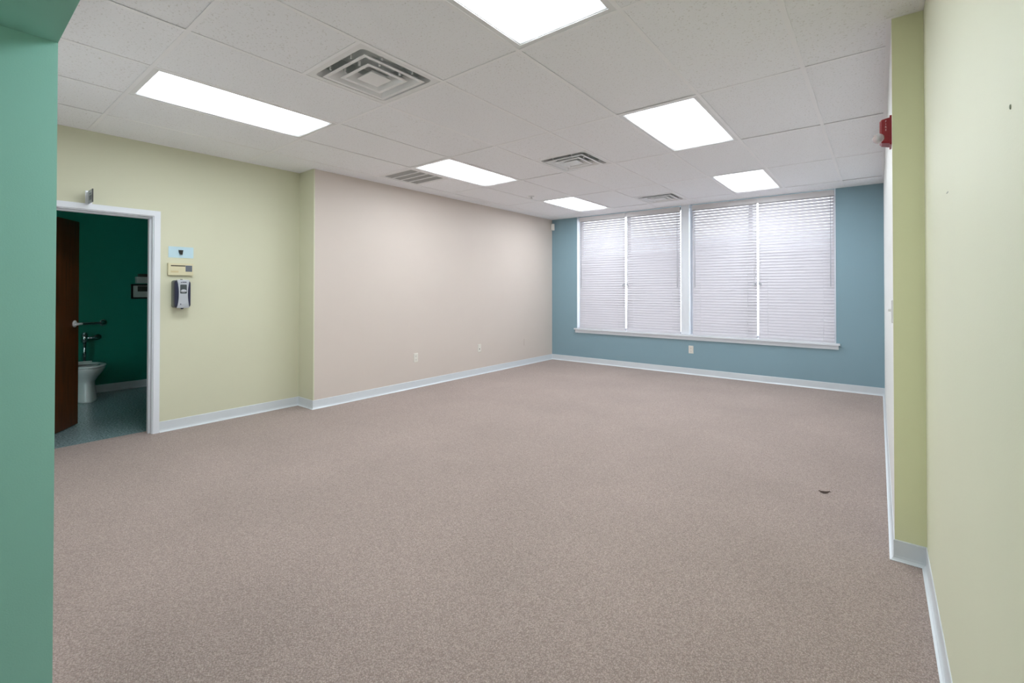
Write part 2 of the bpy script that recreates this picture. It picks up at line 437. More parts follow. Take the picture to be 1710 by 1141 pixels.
# ------------------------------------------------------------------ ceiling light fittings
def ring_frame(hx0, hy0, hx1, hy1, z0, z1):
    bm = bmesh.new()
    o = rr(hx0, hy0, 0.002, 2); i_ = rr(hx1, hy1, 0.002, 2)
    loft(bm, [[(x, y, z0) for x, y in o], [(x, y, z1) for x, y in o], [(x, y, z1) for x, y in i_], [(x, y, z0) for x, y in i_]], closed=True)
    return mesh_of(bm, 'frame', 0)
HX, HY = S/2-0.006, S-0.006
me_lframe = ring_frame(HX, HY, HX-0.034, HY-0.034, 0.0, 0.022)
me_lrim = ring_frame(HX-0.034, HY-0.034, HX-0.040, HY-0.040, 0.004, 0.02)
bm = bmesh.new(); add_box(bm, -HX+0.037, HX-0.037, -HY+0.037, HY-0.037, 0.0, 0.003); me_lens = mesh_of(bm, 'lens')
bm = bmesh.new(); loft(bm, [[(x, y, 0.0) for x, y in rr(HX-0.001, HY-0.001, .002, 2)], [(x, y, 0.085) for x, y in rr(HX-0.02, HY-0.02, .002, 2)]]); me_lhous = mesh_of(bm, 'housing')
LL = {(-5,-2): 'recessed fluorescent ceiling light nearest the toilet doorway', (-5,0): 'recessed fluorescent ceiling light beside the slatted return grille',
      (-5,2): 'recessed fluorescent ceiling light closest to the left end of the window', (-1,-2): 'recessed fluorescent ceiling light cut by the top of the picture, largest in view',
      (-1,0): 'recessed fluorescent ceiling light in the middle of the right row', (-1,2): 'recessed fluorescent ceiling light nearest the right window blinds'}
def light_fitting(x, y, label):
    t = thing('ceiling_light', label, 'ceiling light', (x, y, H), 0, 'recessed fluorescent ceiling lights')
    obj('housing', me_lhous, M_ENAMEL, t, (0, 0, 0.023))
    obj('frame', me_lframe, M_ENAMEL, t); obj('lens_rim', me_lrim, M_ENAMEL, t)
    obj('lens', me_lens, M_LENS, t, (0, 0, 0.012))
for (i, j), lab in LL.items(): light_fitting(gx(i)+S/2, gy(j)+S, lab)
light_fitting(-1.55, -1.7, 'unseen ceiling light added behind the camera to brighten the green opening, left')  # added lamp, never in view: lights the green jamb, soffit and olive corner
light_fitting(-0.45, -1.7, 'unseen ceiling light added behind the camera to brighten the green opening, right')  # second added lamp out of view, more light on the same surfaces

# ------------------------------------------------------------------ air diffusers and return grille
def sq(h, z, r): return [(x, y, z) for x, y in rr(h, h, r, 5)]
bm = bmesh.new(); loft(bm, [sq(S/2-0.008, 0.0, .002), sq(S/2-0.008, 0.006, .002), sq(0.262, 0.010, .03), sq(0.240, 0.055, .05), sq(0.236, 0.055, .05), sq(0.256, 0.0, .03)], closed=True); me_vpan = mesh_of(bm, 'face_panel')
bm = bmesh.new(); loft(bm, [sq(0.245, 0.056, .03), sq(0.225, 0.15, .03)], cap0=False, cap1=True); me_vduct = mesh_of(bm, 'duct_neck')
def cone(h0, h1, z0, z1, r0, r1):
    bm = bmesh.new(); t = 0.003
    loft(bm, [sq(h0, z0, r0), sq(h0, z0+t, r0), sq(h1+t, z1+t, r1), sq(h1, z1+t, r1), sq(h1, z1, r1), sq(h0-0.022, z0, r0)], closed=True)
    return mesh_of(bm, 'louvre_cone')
me_c1 = cone(0.222, 0.150, -0.012, 0.040, 0.004, 0.05)
me_c2 = cone(0.146, 0.082, -0.012, 0.034, 0.004, 0.03)
bm = bmesh.new(); loft(bm, [sq(0.074, -0.012, .004), sq(0.074, -0.008, .004), sq(0.045, 0.02, .01), sq(0.03, 0.02, .01)]); me_c3 = mesh_of(bm, 'centre_plate')
bm = bmesh.new(); add_box(bm, -0.005, 0.005, -0.005, 0.005, -0.004, 0.045); me_clip = mesh_of(bm, 'bracket')
VL = ['square supply air diffuser nearest the camera, with nested louvres', 'square supply air diffuser between the two rows of lights, middle of three', 'small looking supply air diffuser farthest away above the window blinds']
for (vi, vy), lab in zip(VENTS, VL):
    t = thing('air_diffuser', lab, 'air vent', (gx(vi)+S/2, vy+S/2, H), 0, 'square supply air diffusers')
    obj('face_panel', me_vpan, M_ENAMEL, t); obj('duct_neck', me_vduct, M_DUCT, t)
    obj('louvre_cone', me_c1, M_ENAMEL, t); obj('louvre_cone', me_c2, M_ENAMEL, t); obj('centre_plate', me_c3, M_ENAMEL, t)
    for a in range(4):
        for q in (0.231, 0.155):
            for off in (-0.11, 0.11): obj('bracket', me_clip, M_ENAMEL, t, (q*math.cos(a*PI/2) - off*q/0.231*math.sin(a*PI/2), q*math.sin(a*PI/2) + off*q/0.231*math.cos(a*PI/2), 0))
t = thing('return_grille', 'flat grey return air grille with four slatted bands in the ceiling', 'air vent', (gx(GRILLE[0])+S/2, GRILLE[1]+S/2, H))
obj('frame', ring_frame(S/2-0.008, S/2-0.008, 0.245, 0.245, 0.0, 0.01), M_ENAMEL, t)
bm = bmesh.new(); add_box(bm, -0.25, 0.25, -0.25, 0.25, 0.06, 0.064); obj('duct_neck', bm, M_DUCT, t)
for k in (-1, 0, 1):
    bm = bmesh.new(); add_box(bm, -0.245, 0.245, -0.011, 0.011, 0.0, 0.012); obj('bar', bm, M_ENAMEL, t, (0, k*0.1225, 0))
M_BLADE = mat('grey_blade', lin(186, 186, 186), 0.6)
bm = bmesh.new()
for k in range(4):
    yc = -0.184 + k*0.1225
    for q in range(8):
        y = yc - 0.046 + q*0.0131
        vs_ = [bm.verts.new(p) for p in ((-0.245, y, 0.013), (0.245, y, 0.013), (0.245, y+0.0105, 0.002), (-0.245, y+0.0105, 0.002))]
        bm.faces.new(vs_)
o = obj('louvre_blades', bm, M_BLADE, t); o['kind'] = 'stuff'
# sprinkler
t = thing('sprinkler_head', 'small white sprinkler head in the ceiling near the far light', 'sprinkler', (-3.87, 5.32, H))
bm = bmesh.new(); n = 20
loft(bm, [[(r*math.cos(2*PI*k/n), r*math.sin(2*PI*k/n), z) for k in range(n)] for r, z in ((0.04, 0.0), (0.038, -0.006), (0.022, -0.010), (0.018, -0.004))], smooth=True); obj('escutcheon', bm, M_ENAMEL, t)
bm = bmesh.new(); loft(bm, [[(r*math.cos(2*PI*k/12), r*math.sin(2*PI*k/12), z) for k in range(12)] for r, z in ((0.010, 0.0), (0.008, -0.02), (0.016, -0.026), (0.016, -0.029))]); obj('deflector', bm, M_CHROME, t)

# ------------------------------------------------------------------ cove base
def cove(name, p0, p1, n, e0=0, e1=0, label='pale grey vinyl cove base', m=None, h=0.098):
    """straight run p0->p1 on a wall whose face looks along n; e0/e1: +1 outer corner, -1 inner corner, 0 square end"""
    p0, p1, n = Vector((*p0, 0)), Vector((*p1, 0)), Vector((*n, 0)); d = (p1-p0).normalized()
    prof = [(0, 0), (0.019, 0.0), (0.0195, 0.0024), (0.012, 0.0055), (0.0065, 0.012), (0.0042, 0.024), (0.0040, h-0.004), (0.002, h), (0, h)]
    bm = bmesh.new()
    loft(bm, [[p0 + n*a - d*(e0*a) + Vector((0, 0, z)) for a, z in prof], [p1 + n*a + d*(e1*a) + Vector((0, 0, z)) for a, z in prof]])
    return struct(obj(name, bm, m or M_COVE), label)
YJF = YJ - 0.012
cove('baseboard_left', (XB, YJF), (XB, YB), (1, 0), 1, -1)
cove('baseboard_left_return', (XY, YJF), (XB, YJF), (0, -1), -1, 1)
cove('baseboard_left_near', (XY, DY1+0.05), (XY, YJF), (1, 0), 0, -1)
cove('baseboard_back', (XB, YB), (XR, YB), (0, -1), -1, -1)
cove('baseboard_right', (XR, YR), (XR, YB), (-1, 0), 1, -1)
cove('baseboard_right_return', (XR, YR), (XR2, YR), (0, -1), 1, -1)
cove('baseboard_right_near', (XR2, YBACK), (XR2, YR), (-1, 0), -1, -1)
cove('baseboard_toilet_room', (BXF, -0.9), (BXF, 2.7), (1, 0), 0, 0, 'pale vinyl base on the teal wall')

# ------------------------------------------------------------------ window
t1 = struct(thing('window_1', 'left pair of white framed window panes behind the blinds', 'window', (-3.37, YB+0.15, SZ)))
t2 = struct(thing('window_2', 'right pair of white framed window panes behind the blinds', 'window', (-1.37, YB+0.15, SZ)))
MX0, MX1 = -2.440, -2.318                        # post between the two windows
for t, x0, x1 in ((t1, WX0, MX0), (t2, MX1, WX1)):
    ox, oy, oz = t.location; xm = (x0+x1)/2 if t is t1 else -1.47; f = 0.03
    def wb(name, a, b, c, d, m, y0=-0.02, y1=0.03): return box_obj(name, a-ox, b-ox, y0, y1, c-oz, d-oz, m, t, bevel=0.003 if m is M_TRIM else 0)
    wb('stile', x0, x0+f, SZ+0.02, H, M_TRIM); wb('stile', x1-f, x1, SZ+0.02, H, M_TRIM)
    wb('stile', xm-0.025, xm+0.025, SZ+0.02+f, H-f, M_TRIM)
    wb('rail', x0+f, x1-f, H-f, H, M_TRIM); wb('rail', x0+f, x1-f, SZ+0.02, SZ+0.02+f, M_TRIM)
    wb('pane', x0+f, xm-0.025, SZ+0.02+f, H-f, M_GLASS, 0.0, 0.006); wb('pane', xm+0.025, x1-f, SZ+0.02+f, H-f, M_GLASS, 0.0, 0.006)
struct(box_obj('trim_8', MX0, MX1, YB+0.012, YB+T, SZ+0.02, H+0.012, M_TRIM, bevel=0.006), 'white post between the two windows')
# jamb liners with a thin bead on the room side
struct(box_obj('trim_9', WX0-0.004, WX0+0.004, YB-0.004, YB+0.128, SZ+0.02, H-0.002, M_TRIM), 'white window jamb at the left')
struct(box_obj('trim_10', WX1-0.004, WX1+0.006, YB-0.006, YB+0.128, SZ+0.02, H-0.002, M_TRIM), 'white window jamb at the right')
# stool and apron
bm = bmesh.new(); add_box(bm, -4.365, -0.392, YB-0.045, YB+0.13, SZ-0.008, SZ+0.018); add_box(bm, -4.350, -0.408, YB-0.020, YB, SZ-0.062, SZ-0.008)
struct(obj('trim_11', bm, M_TRIM, bevel=0.004), 'long white window sill with apron')

# ------------------------------------------------------------------ blinds
TILT = math.radians(56); PITCH_Z = 0.0412; SW = 0.050
YSL = YB + 0.036
def slat_mesh(L):
    bm = bmesh.new(); k = 5; th = 0.0028
    sec = []
    for q in range(k):
        y = -SW/2 + SW*q/(k-1); z = 0.0028*(1-(2*y/SW)**2); sec.append((y, z))
    loop = sec + [(y, z-th) for y, z in reversed(sec)]
    loft(bm, [[(-L/2, y, z) for y, z in loop], [(L/2, y, z) for y, z in loop]])
    return mesh_of(bm, 'slat')
M_VAL = mat('white_valance', lin(214, 211, 212), 0.4)
M_CORD = mat('white_cord', lin(220, 220, 222), 0.7)
M_TASSEL = mat('grey_tassel', lin(176, 178, 184), 0.4)
BL = [(-4.279, -3.394, 'r', 'white slatted blind at the left end of the window'), (-3.366, -2.459, 'l', 'white slatted blind left of the post between the windows'),
      (-2.268, -1.366, 'r', 'white slatted blind right of the post between the windows'), (-1.346, -0.452, 'l', 'white slatted blind at the right end of the window')]
ZTOP, ZBOT = 2.574, SZ+0.050
for x0, x1, cordside, lab in BL:
    L = x1-x0; xc = (x0+x1)/2
    t = thing('window_blind', lab, 'blind', (xc, YSL, SZ+0.02), 0, 'four white slatted blinds')
    oz = SZ+0.02
    def pb(name, a, b, c, d, e, f, m, bev=0.0): return box_obj(name, a, b, c, d, e-oz, f-oz, m, t, bevel=bev)
    hx0 = -L/2 - (0.010 if cordside == 'l' else 0.0); hx1 = L/2 + (0.010 if cordside == 'r' else 0.0)
    pb('headrail', -L/2, L/2, -0.02, 0.03, 2.585, 2.63, M_VAL, 0.002)
    pb('valance', hx0+0.001, hx1-0.001, -0.034, -0.024, 2.560, 2.634, M_VAL, 0.003)
    me = slat_mesh(L); nsl = 47
    for k in range(nsl):
        o = obj('slat', me, M_SLAT, t, (0, 0, ZTOP - 0.01 - k*PITCH_Z - oz)); o.rotation_euler = (TILT + random.uniform(-0.016, 0.016), 0, 0)
    pb('bottom_rail', -L/2, L/2, -0.014, 0.014, SZ+0.0185, ZBOT-0.004, M_SLAT, 0.003)
    for xx in (-L/2+0.12, L/2-0.12):
        bm = bmesh.new(); add_tube(bm, [(xx, -0.026, 2.57-oz), (xx, -0.026, ZBOT-oz)], 0.0009, 5); obj('ladder_cord', bm, M_CORD, t)
    s_ = 1 if cordside == 'r' else -1
    for dx in (0.012, 0.032):
        xx = s_*(L/2-dx); ze = 1.43 - (0.02 if dx > 0.02 else 0)
        bm = bmesh.new(); add_tube(bm, [(xx, -0.030, 2.57-oz), (xx, -0.030, ze-oz)], 0.0011, 5); cd = obj('lift_cord', bm, M_CORD, t)
        bm = bmesh.new(); loft(bm, [[(xx+r*math.cos(2*PI*k/10), -0.030+r*math.sin(2*PI*k/10), z-oz) for k in range(10)] for r, z in ((0.004, ze+0.004), (0.007, ze-0.006), (0.010, ze-0.03), (0.008, ze-0.036))], smooth=True)
        obj('tassel', bm, M_TASSEL, cd)
    xx = -s_*(L/2-0.040)
    bm = bmesh.new(); add_tube(bm, [(xx, -0.030, 2.565-oz), (xx, -0.031, 1.36-oz)], 0.0035, 6); obj('tilt_wand', bm, M_TASSEL, t)

slab('ceiling_sky_blocker_outside', [(-8, 3, YB+T+0.01, YB+T+1.1, 2.86, 3.0)], M_WHW, 'unseen overhang added outside to shade the upper blind slats')  # added overhang, out of view, keeps sky light off the top slats
# ground outside
M_GROUND = mat('outdoor_paving', lin(176, 176, 172), 0.9, var=0.06)
slab('ground_outside', [(-30, 30, YB+T+0.02, 40, -0.5, -0.3)], M_GROUND, 'pale paving outside the window')

# ------------------------------------------------------------------ doorway and door
bm = bmesh.new(); FW = 0.048
for ya, yb in ((DY1-0.0, DY1+FW), (DY0-FW, DY0)): add_box(bm, XY-0.0, XY+0.012, ya, yb, 0, DZ+FW)
add_box(bm, XY, XY+0.012, DY0, DY1, DZ, DZ+FW)
# jambs and head lining, with the stop
add_box(bm, XY-WT-0.012, XY, DY1-0.008, DY1, 0, DZ); add_box(bm, XY-WT-0.012, XY, DY0, DY0+0.008, 0, DZ); add_box(bm, XY-WT-0.012, XY, DY0+0.008, DY1-0.008, DZ-0.008, DZ)
add_box(bm, XY-0.085, XY-0.042, DY1-0.024, DY1-0.008, 0, DZ-0.008); add_box(bm, XY-0.085, XY-0.042, DY0+0.008, DY0+0.024, 0, DZ-0.008); add_box(bm, XY-0.085, XY-0.042, DY0+0.024, DY1-0.024, DZ-0.024, DZ-0.008)
dframe = struct(obj('door_1', bm, M_TRIM, bevel=0.002), 'white steel frame of the toilet doorway')
M_LEVER = mat('satin_steel', lin(228, 230, 232), 0.3, metal=0.35)
ang = math.atan2(0.55, -0.834)
hx, hy = XY-WT-0.012, DY0+0.004
LEAF = 0.955
door = thing('door_leaf', 'dark mahogany door standing open into the toilet room', 'door', (hx, hy, 0.008), ang)
bm = bmesh.new(); add_box(bm, 0.0, LEAF, 0, 0.044, 0, 1.968); obj('panel', bm, M_WOOD, door, bevel=0.002)
# handle set: face towards the camera is local -Y
for sgn, y in ((-1, 0.0), (1, 0.044)):
    bm = bmesh.new(); n = 20
    loft(bm, [[(LEAF-0.07+r*math.cos(2*PI*k/n), y+sgn*d, 0.975+r*math.sin(2*PI*k/n)) for k in range(n)] for r, d in ((0.033, 0.0), (0.033, 0.006), (0.026, 0.011), (0.012, 0.012))], smooth=True)
    rose = obj('rose', bm, M_LEVER, door)
    bm = bmesh.new()
    add_tube(bm, [(LEAF-0.07, y+sgn*0.008, 0.975), (LEAF-0.07, y+sgn*0.05, 0.975), (LEAF-0.085, y+sgn*0.062, 0.975), (LEAF-0.13, y+sgn*0.062, 0.974), (LEAF-0.185, y+sgn*0.058, 0.972)], [0.010, 0.010, 0.011, 0.010, 0.008], 12)
    obj('lever', bm, M_LEVER, rose)
bm = bmesh.new(); add_box(bm, LEAF, LEAF+0.001, 0.010, 0.034, 0.90, 1.05); obj('latch_plate', bm, M_LEVER, door)
for z in (0.25, 1.0, 1.75):
    bm = bmesh.new(); add_tube(bm, [(-0.004, 0.0, z-0.05), (-0.004, 0.0, z+0.05)], 0.007, 10); obj('hinge', bm, M_LEVER, door)

# ------------------------------------------------------------------ toilet room contents
TY = 1.150
t = thing('toilet', 'white floor standing toilet in the dark room behind the brown door', 'toilet', (BXF, TY, 0))
def egg(xc, lf, lb, w, z, n=28):
    """plan outline pointing to +X: front length lf, back length lb, half width w"""
    return [(xc + (lf if math.cos(2*PI*k/n) > 0 else lb)*math.cos(2*PI*k/n), w*math.sin(2*PI*k/n), z) for k in range(n)]
bm = bmesh.new()
loft(bm, [egg(0.34, 0.29, 0.26, 0.120, 0.0), egg(0.34, 0.285, 0.26, 0.116, 0.02), egg(0.34, 0.27, 0.25, 0.108, 0.12), egg(0.35, 0.245, 0.25, 0.098, 0.205),
          egg(0.37, 0.225, 0.26, 0.100, 0.235), egg(0.40, 0.245, 0.30, 0.130, 0.29), egg(0.42, 0.275, 0.32, 0.165, 0.345), egg(0.43, 0.295, 0.33, 0.180, 0.385), egg(0.43, 0.295, 0.33, 0.180, 0.405),
          egg(0.44, 0.235, 0.20, 0.125, 0.405), egg(0.43, 0.19, 0.16, 0.10, 0.33), egg(0.42, 0.08, 0.08, 0.05, 0.26)], smooth=True)
obj('bowl', bm, M_PORC, t)
bm = bmesh.new()
loft(bm, [egg(0.44, 0.300, 0.235, 0.186, 0.409), egg(0.44, 0.302, 0.238, 0.188, 0.419), egg(0.44, 0.290, 0.228, 0.178, 0.430), egg(0.45, 0.220, 0.160, 0.120, 0.428), egg(0.45, 0.212, 0.152, 0.112, 0.418), egg(0.45, 0.215, 0.155, 0.115, 0.409)], closed=True, smooth=True)
obj('seat', bm, M_PORC, t)
bm = bmesh.new(); add_box(bm, 0.16, 0.20, -0.10, 0.10, 0.409, 0.436); obj('seat_hinge', bm, M_PORC, t, bevel=0.006)
bm = bmesh.new()
add_tube(bm, [(0.10, 0.0, 0.40), (0.10, 0.0, 0.68)], 0.019, 12); add_tube(bm, [(0.10, 0.0, 0.66), (0.10, 0.0, 0.76)], 0.032, 14); add_tube(bm, [(0.10, 0.0, 0.755), (0.10, 0.0, 0.785)], [0.034, 0.018], 14)
add_tube(bm, [(0.10, 0.0, 0.712), (0.10, 0.09, 0.712), (0.08, 0.14, 0.712), (0.0, 0.14, 0.712)], 0.016, 10)
fv = obj('flush_valve', bm, M_CHROME, t, (0, 0.045, 0))
bm = bmesh.new(); add_tube(bm, [(0.12, 0.0, 0.70), (0.19, 0.0, 0.705)], [0.010, 0.006], 8); obj('lever', bm, M_CHROME, fv)
bm = bmesh.new(); add_tube(bm, [(0.005, 0.14, 0.712), (0.016, 0.14, 0.712)], 0.035, 16); obj('escutcheon', bm, M_CHROME, fv)
t = thing('grab_bar', 'chrome grab bar on the teal wall above the toilet', 'grab bar', (BXF, 1.0, 0.89))
bm = bmesh.new(); add_tube(bm, [(0.0, 0.385, 0), (0.035, 0.385, 0), (0.055, 0.375, 0), (0.062, 0.35, 0), (0.062, -0.35, 0), (0.055, -0.375, 0), (0.035, -0.385, 0), (0.0, -0.385, 0)], 0.017, 12); obj('bar', bm, M_CHROME, t)
for s_ in (1, -1):
    bm = bmesh.new(); add_tube(bm, [(0.0, s_*0.385, 0), (0.008, s_*0.385, 0), (0.014, s_*0.385, 0)], [0.042, 0.042, 0.03], 18); obj('flange', bm, M_CHROME, t)
M_BLK = mat('black_frame', lin(24, 24, 24), 0.35); M_MAT = mat('grey_mount', lin(176, 184, 178), 0.7); M_PRN = mat('dark_print', lin(46, 52, 44), 0.6, var=0.3, vscale=30)
t = thing('framed_picture', 'black framed picture with pale mount on the teal wall', 'picture', (BXF, 1.90, 1.29))
for (a, b, c, d) in ((-0.236, 0.236, -0.098, -0.078), (-0.236, 0.236, 0.078, 0.098), (-0.236, -0.216, -0.078, 0.078), (0.216, 0.236, -0.078, 0.078)):
    bm = bmesh.new(); add_box(bm, 0.0, 0.022, a, b, c, d); obj('frame_side', bm, M_BLK, t, bevel=0.002)
bm = bmesh.new(); add_box(bm, 0.0, 0.010, -0.216, 0.216, -0.078, 0.078); obj('mount', bm, M_MAT, t)
bm = bmesh.new(); add_box(bm, 0.010, 0.0115, -0.165, 0.165, 0.0, 0.070); obj('print', bm, M_PRN, t)
t = thing('paper_holder', 'pale box with dark top fixed above the framed picture', 'holder', (BXF, 1.90, 1.40))
bm = bmesh.new(); add_box(bm, 0.0, 0.10, -0.190, 0.190, 0.0, 0.085); obj('tray', bm, M_MAT, t, bevel=0.006)
bm = bmesh.new(); add_box(bm, 0.005, 0.085, -0.165, 0.165, 0.085, 0.125); obj('towel_pack', bm, M_PRN, t, bevel=0.012)

# ------------------------------------------------------------------ things on the yellow wall (local +X out of the wall, +Y along it)
t = thing('blade_sign', 'small brushed metal flag sign projecting above the toilet door', 'sign', (XY, 0.822, 2.085))
bm = bmesh.new(); add_box(bm, 0.0, 0.006, -0.022, 0.022, -0.055, 0.055); obj('wall_plate', bm, M_LEVER, t, bevel=0.001)
bm = bmesh.new(); add_box(bm, 0.006, 0.150, -0.003, 0.003, -0.055, 0.055)
M_SIGN = mat('brushed_sign_metal', lin(170, 176, 184), 0.3, metal=0.6); obj('panel', bm, M_SIGN, t, bevel=0.001)
M_SIGND = mat('sign_print', lin(96, 104, 116), 0.5)
bm = bmesh.new()
for a, b, c, d in ((0.045, 0.125, 0.020, 0.028), (0.040, 0.060, -0.030, 0.010), (0.070, 0.090, -0.030, 0.010), (0.100, 0.128, -0.030, 0.010)): add_box(bm, a, b, -0.0036, -0.003, c, d)
obj('print', bm, M_SIGND, t)
bm = bmesh.new(); add_box(bm, 0.150, 0.153, -0.004, 0.004, -0.055, 0.055); obj('edge_strip', bm, M_BLK, t)

M_PATCH = mat('pale_blue_patch', lin(190, 218, 228), 0.6)
t = thing('wall_patch', 'pale blue rectangular plate with a small black stub above the beige panel', 'wall plate', (XY, 1.479, 1.667))
bm = bmesh.new(); add_box(bm, 0.0, 0.003, -0.100, 0.100, -0.052, 0.052); obj('plate', bm, M_PATCH, t, bevel=0.001)
bm = bmesh.new(); loft(bm, [[(0.003, y, z) for y, z in ((-0.022, 0.022), (0.016, 0.022), (0.012, -0.004), (0.010, -0.022), (-0.012, -0.020), (-0.020, 0.0))], [(0.022, y, z) for y, z in ((-0.020, 0.020), (0.012, 0.020), (0.008, -0.004), (0.006, -0.020), (-0.010, -0.018), (-0.016, 0.0))]]); obj('stub', bm, M_BLK, t, bevel=0.002)

M_PANEL = mat('aged_beige_plastic', lin(214, 207, 172), 0.45); M_KEYS = mat('grey_keypad', lin(120, 126, 134), 0.5); M_SLOT = mat('brown_display', lin(72, 64, 50), 0.35)
t = thing('control_panel', 'beige wall control panel with dark display strip and grey keypad', 'control panel', (XY, 1.472, 1.505))
bm = bmesh.new(); add_box(bm, 0.0, 0.026, -0.100, 0.100, -0.056, 0.056); obj('case', bm, M_PANEL, t, bevel=0.004)
bm = bmesh.new(); add_box(bm, 0.026, 0.0275, -0.080, 0.035, 0.028, 0.038); obj('display', bm, M_SLOT, t)
bm = bmesh.new(); add_box(bm, 0.026, 0.029, 0.036, 0.090, -0.020, 0.038); kp = obj('keypad', bm, M_KEYS, t, bevel=0.001)
bm0 = bmesh.new(); add_box(bm0, 0.029, 0.0305, -0.0065, 0.0065, -0.005, 0.005); me_key = mesh_of(bm0, 'key', 0.001); M_KEY = mat('dark_key', lin(92, 98, 108), 0.5)
for a in range(3):
    for b in range(4): obj('key', me_key, M_KEY, kp, (0, 0.047+a*0.016, -0.012+b*0.0138))
bm = bmesh.new(); add_box(bm, 0.026, 0.0266, -0.080, -0.020, -0.032, -0.014); obj('name_strip', bm, mat('faded_label', lin(206, 192, 150), 0.5), t)

M_DGREY = mat('grey_dispenser_back', lin(120, 126, 118), 0.5); M_NAVY = mat('navy_side', lin(26, 30, 58), 0.3); M_SILV = mat('silver_front', lin(178, 182, 188), 0.35); M_WIN = mat('dark_window', lin(70, 78, 80), 0.15)
t = thing('soap_dispenser', 'grey and navy wall soap dispenser below the beige control panel', 'soap dispenser', (XY, 1.470, 1.274))
def prism(bm, pts, x0, x1): loft(bm, [[(x0, y, z) for y, z in pts], [(x1, y, z) for y, z in pts]])
bm = bmesh.new(); prism(bm, rr(0.066, 0.128, 0.02, 5), 0.0, 0.045); obj('back_shell', bm, M_DGREY, t)
bm = bmesh.new(); loft(bm, [[(x, y, z-0.002) for y, z in rr(w, hh, 0.025, 6)] for x, w, hh in ((0.045, 0.066, 0.128), (0.080, 0.065, 0.127), (0.094, 0.060, 0.122), (0.100, 0.048, 0.112))], smooth=False); obj('side_cover', bm, M_NAVY, t)
# waisted silver front
def waist(sc):
    pts = []
    for k in range(13): 
        z = -0.132 + 0.264*k/12; pts.append((sc*(0.036 + 0.014*abs(z/0.132)**2), z))
    return pts + [(-y, z) for y, z in reversed(pts)]
bm = bmesh.new(); loft(bm, [[(0.085 if abs(z) > 0.11 else 0.098, y, z) for y, z in waist(1.0)], [(0.100 if abs(z) > 0.11 else 0.106, y*0.97, z*0.985) for y, z in waist(1.0)]]); obj('front_cover', bm, M_SILV, t)
bm = bmesh.new(); prism(bm, rr(0.026, 0.042, 0.006, 4), 0.106, 0.1075); wn = obj('window', bm, M_WIN, t, (0, 0.0, 0.045))
bm = bmesh.new(); loft(bm, [[(x, r*1.0*math.cos(2*PI*k/20), 0.62*r*math.sin(2*PI*k/20)) for k in range(20)] for x, r in ((0.1075, 0.024), (0.111, 0.020), (0.1125, 0.008))], smooth=True); obj('soap_bag', bm, M_SILV, wn, (0, 0, -0.018))
bm = bmesh.new(); add_box(bm, 0.1000, 0.1070, -0.022, -0.012, 0.103, 0.110); add_box(bm, 0.1000, 0.1070, -0.010, 0.024, 0.106, 0.113); obj('logo', bm, M_NAVY, t)
bm = bmesh.new(); add_tube(bm, [(0.104, -0.022, -0.095), (0.1075, -0.022, -0.095)], 0.005, 10); obj('sensor_light', bm, M_NAVY, t)
bm = bmesh.new(); add_tube(bm, [(0.05, 0.0, 0.124), (0.05, 0.0, 0.138)], 0.010, 10); obj('latch', bm, M_BLK, t)
bm = bmesh.new(); add_tube(bm, [(0.07, 0.0, -0.128), (0.07, 0.0, -0.142)], [0.016, 0.010], 10); obj('nozzle', bm, M_NAVY, t)

# ------------------------------------------------------------------ outlets, switch, sensor
def outlet(label, loc, rotz, kind, m, group):
    """plate in local XZ plane, facing local -Y"""
    t = thing('wall_outlet' if kind != 'blank' else 'blank_cover_plate', label, 'outlet' if kind != 'blank' else 'cover plate', loc, rotz, group)
    bm = bmesh.new(); loft(bm, [[(x, 0.0, z) for x, z in rr(0.036, 0.060, 0.004, 3)], [(x, -0.003, z) for x, z in rr(0.036, 0.060, 0.004, 3)], [(x, -0.006, z) for x, z in rr(0.032, 0.056, 0.004, 3)]]); obj('plate', bm, m, t)
    if kind == 'duplex':
        for z in (0.024, -0.024):
            bm = bmesh.new(); loft(bm, [[(x, -0.006, zz+z) for x, zz in rr(0.017, 0.016, 0.010, 5)], [(x, -0.008, zz+z) for x, zz in rr(0.0165, 0.0155, 0.010, 5)]]); r_ = obj('receptacle', bm, m, t)
            bm = bmesh.new(); add_box(bm, -0.0075, -0.0055, -0.0083, -0.008, z-0.003, z+0.007); add_box(bm, 0.0055, 0.0075, -0.0083, -0.008, z-0.003, z+0.006); add_box(bm, -0.002, 0.002, -0.0083, -0.008, z-0.011, z-0.007); obj('slots', bm, M_DARK, r_)
    elif kind == 'jack':
        bm = bmesh.new(); add_box(bm, -0.008, 0.008, -0.0068, -0.006, -0.022, -0.006); obj('jack', bm, M_DARK, t)
        bm = bmesh.new(); add_box(bm, -0.010, 0.010, -0.0075, -0.006, 0.010, 0.014); obj('tab', bm, m, t)
    for z in ((0.0,) if kind == 'duplex' else (0.042, -0.042)):
        bm = bmesh.new(); add_tube(bm, [(0, -0.005, z), (0, -0.0068, z)], 0.003, 8); obj('screw', bm, M_LEVER, t)
    return t
G = 'low wall plates around the room'
outlet('white duplex outlet on the beige wall, nearest the yellow corner', (XB, 4.058, 0.402), PI/2, 'duplex', M_OFFW, G)
outlet('white jack plate with a dark hole, middle of the beige wall', (XB, 5.319, 0.409), PI/2, 'jack', M_OFFW, G)
outlet('beige painted blank plate on the beige wall nearest the window corner', (XB, 6.505, 0.403), PI/2, 'blank', M_BEI, G)
outlet('white duplex outlet on the blue wall under the window sill', (-2.287, YB, 0.388), 0, 'duplex', M_OFFW, G)
t = thing('light_switch', 'white light switch on the right wall beside the olive corner', 'light switch', (XR, 3.045, 1.205), -PI/2)
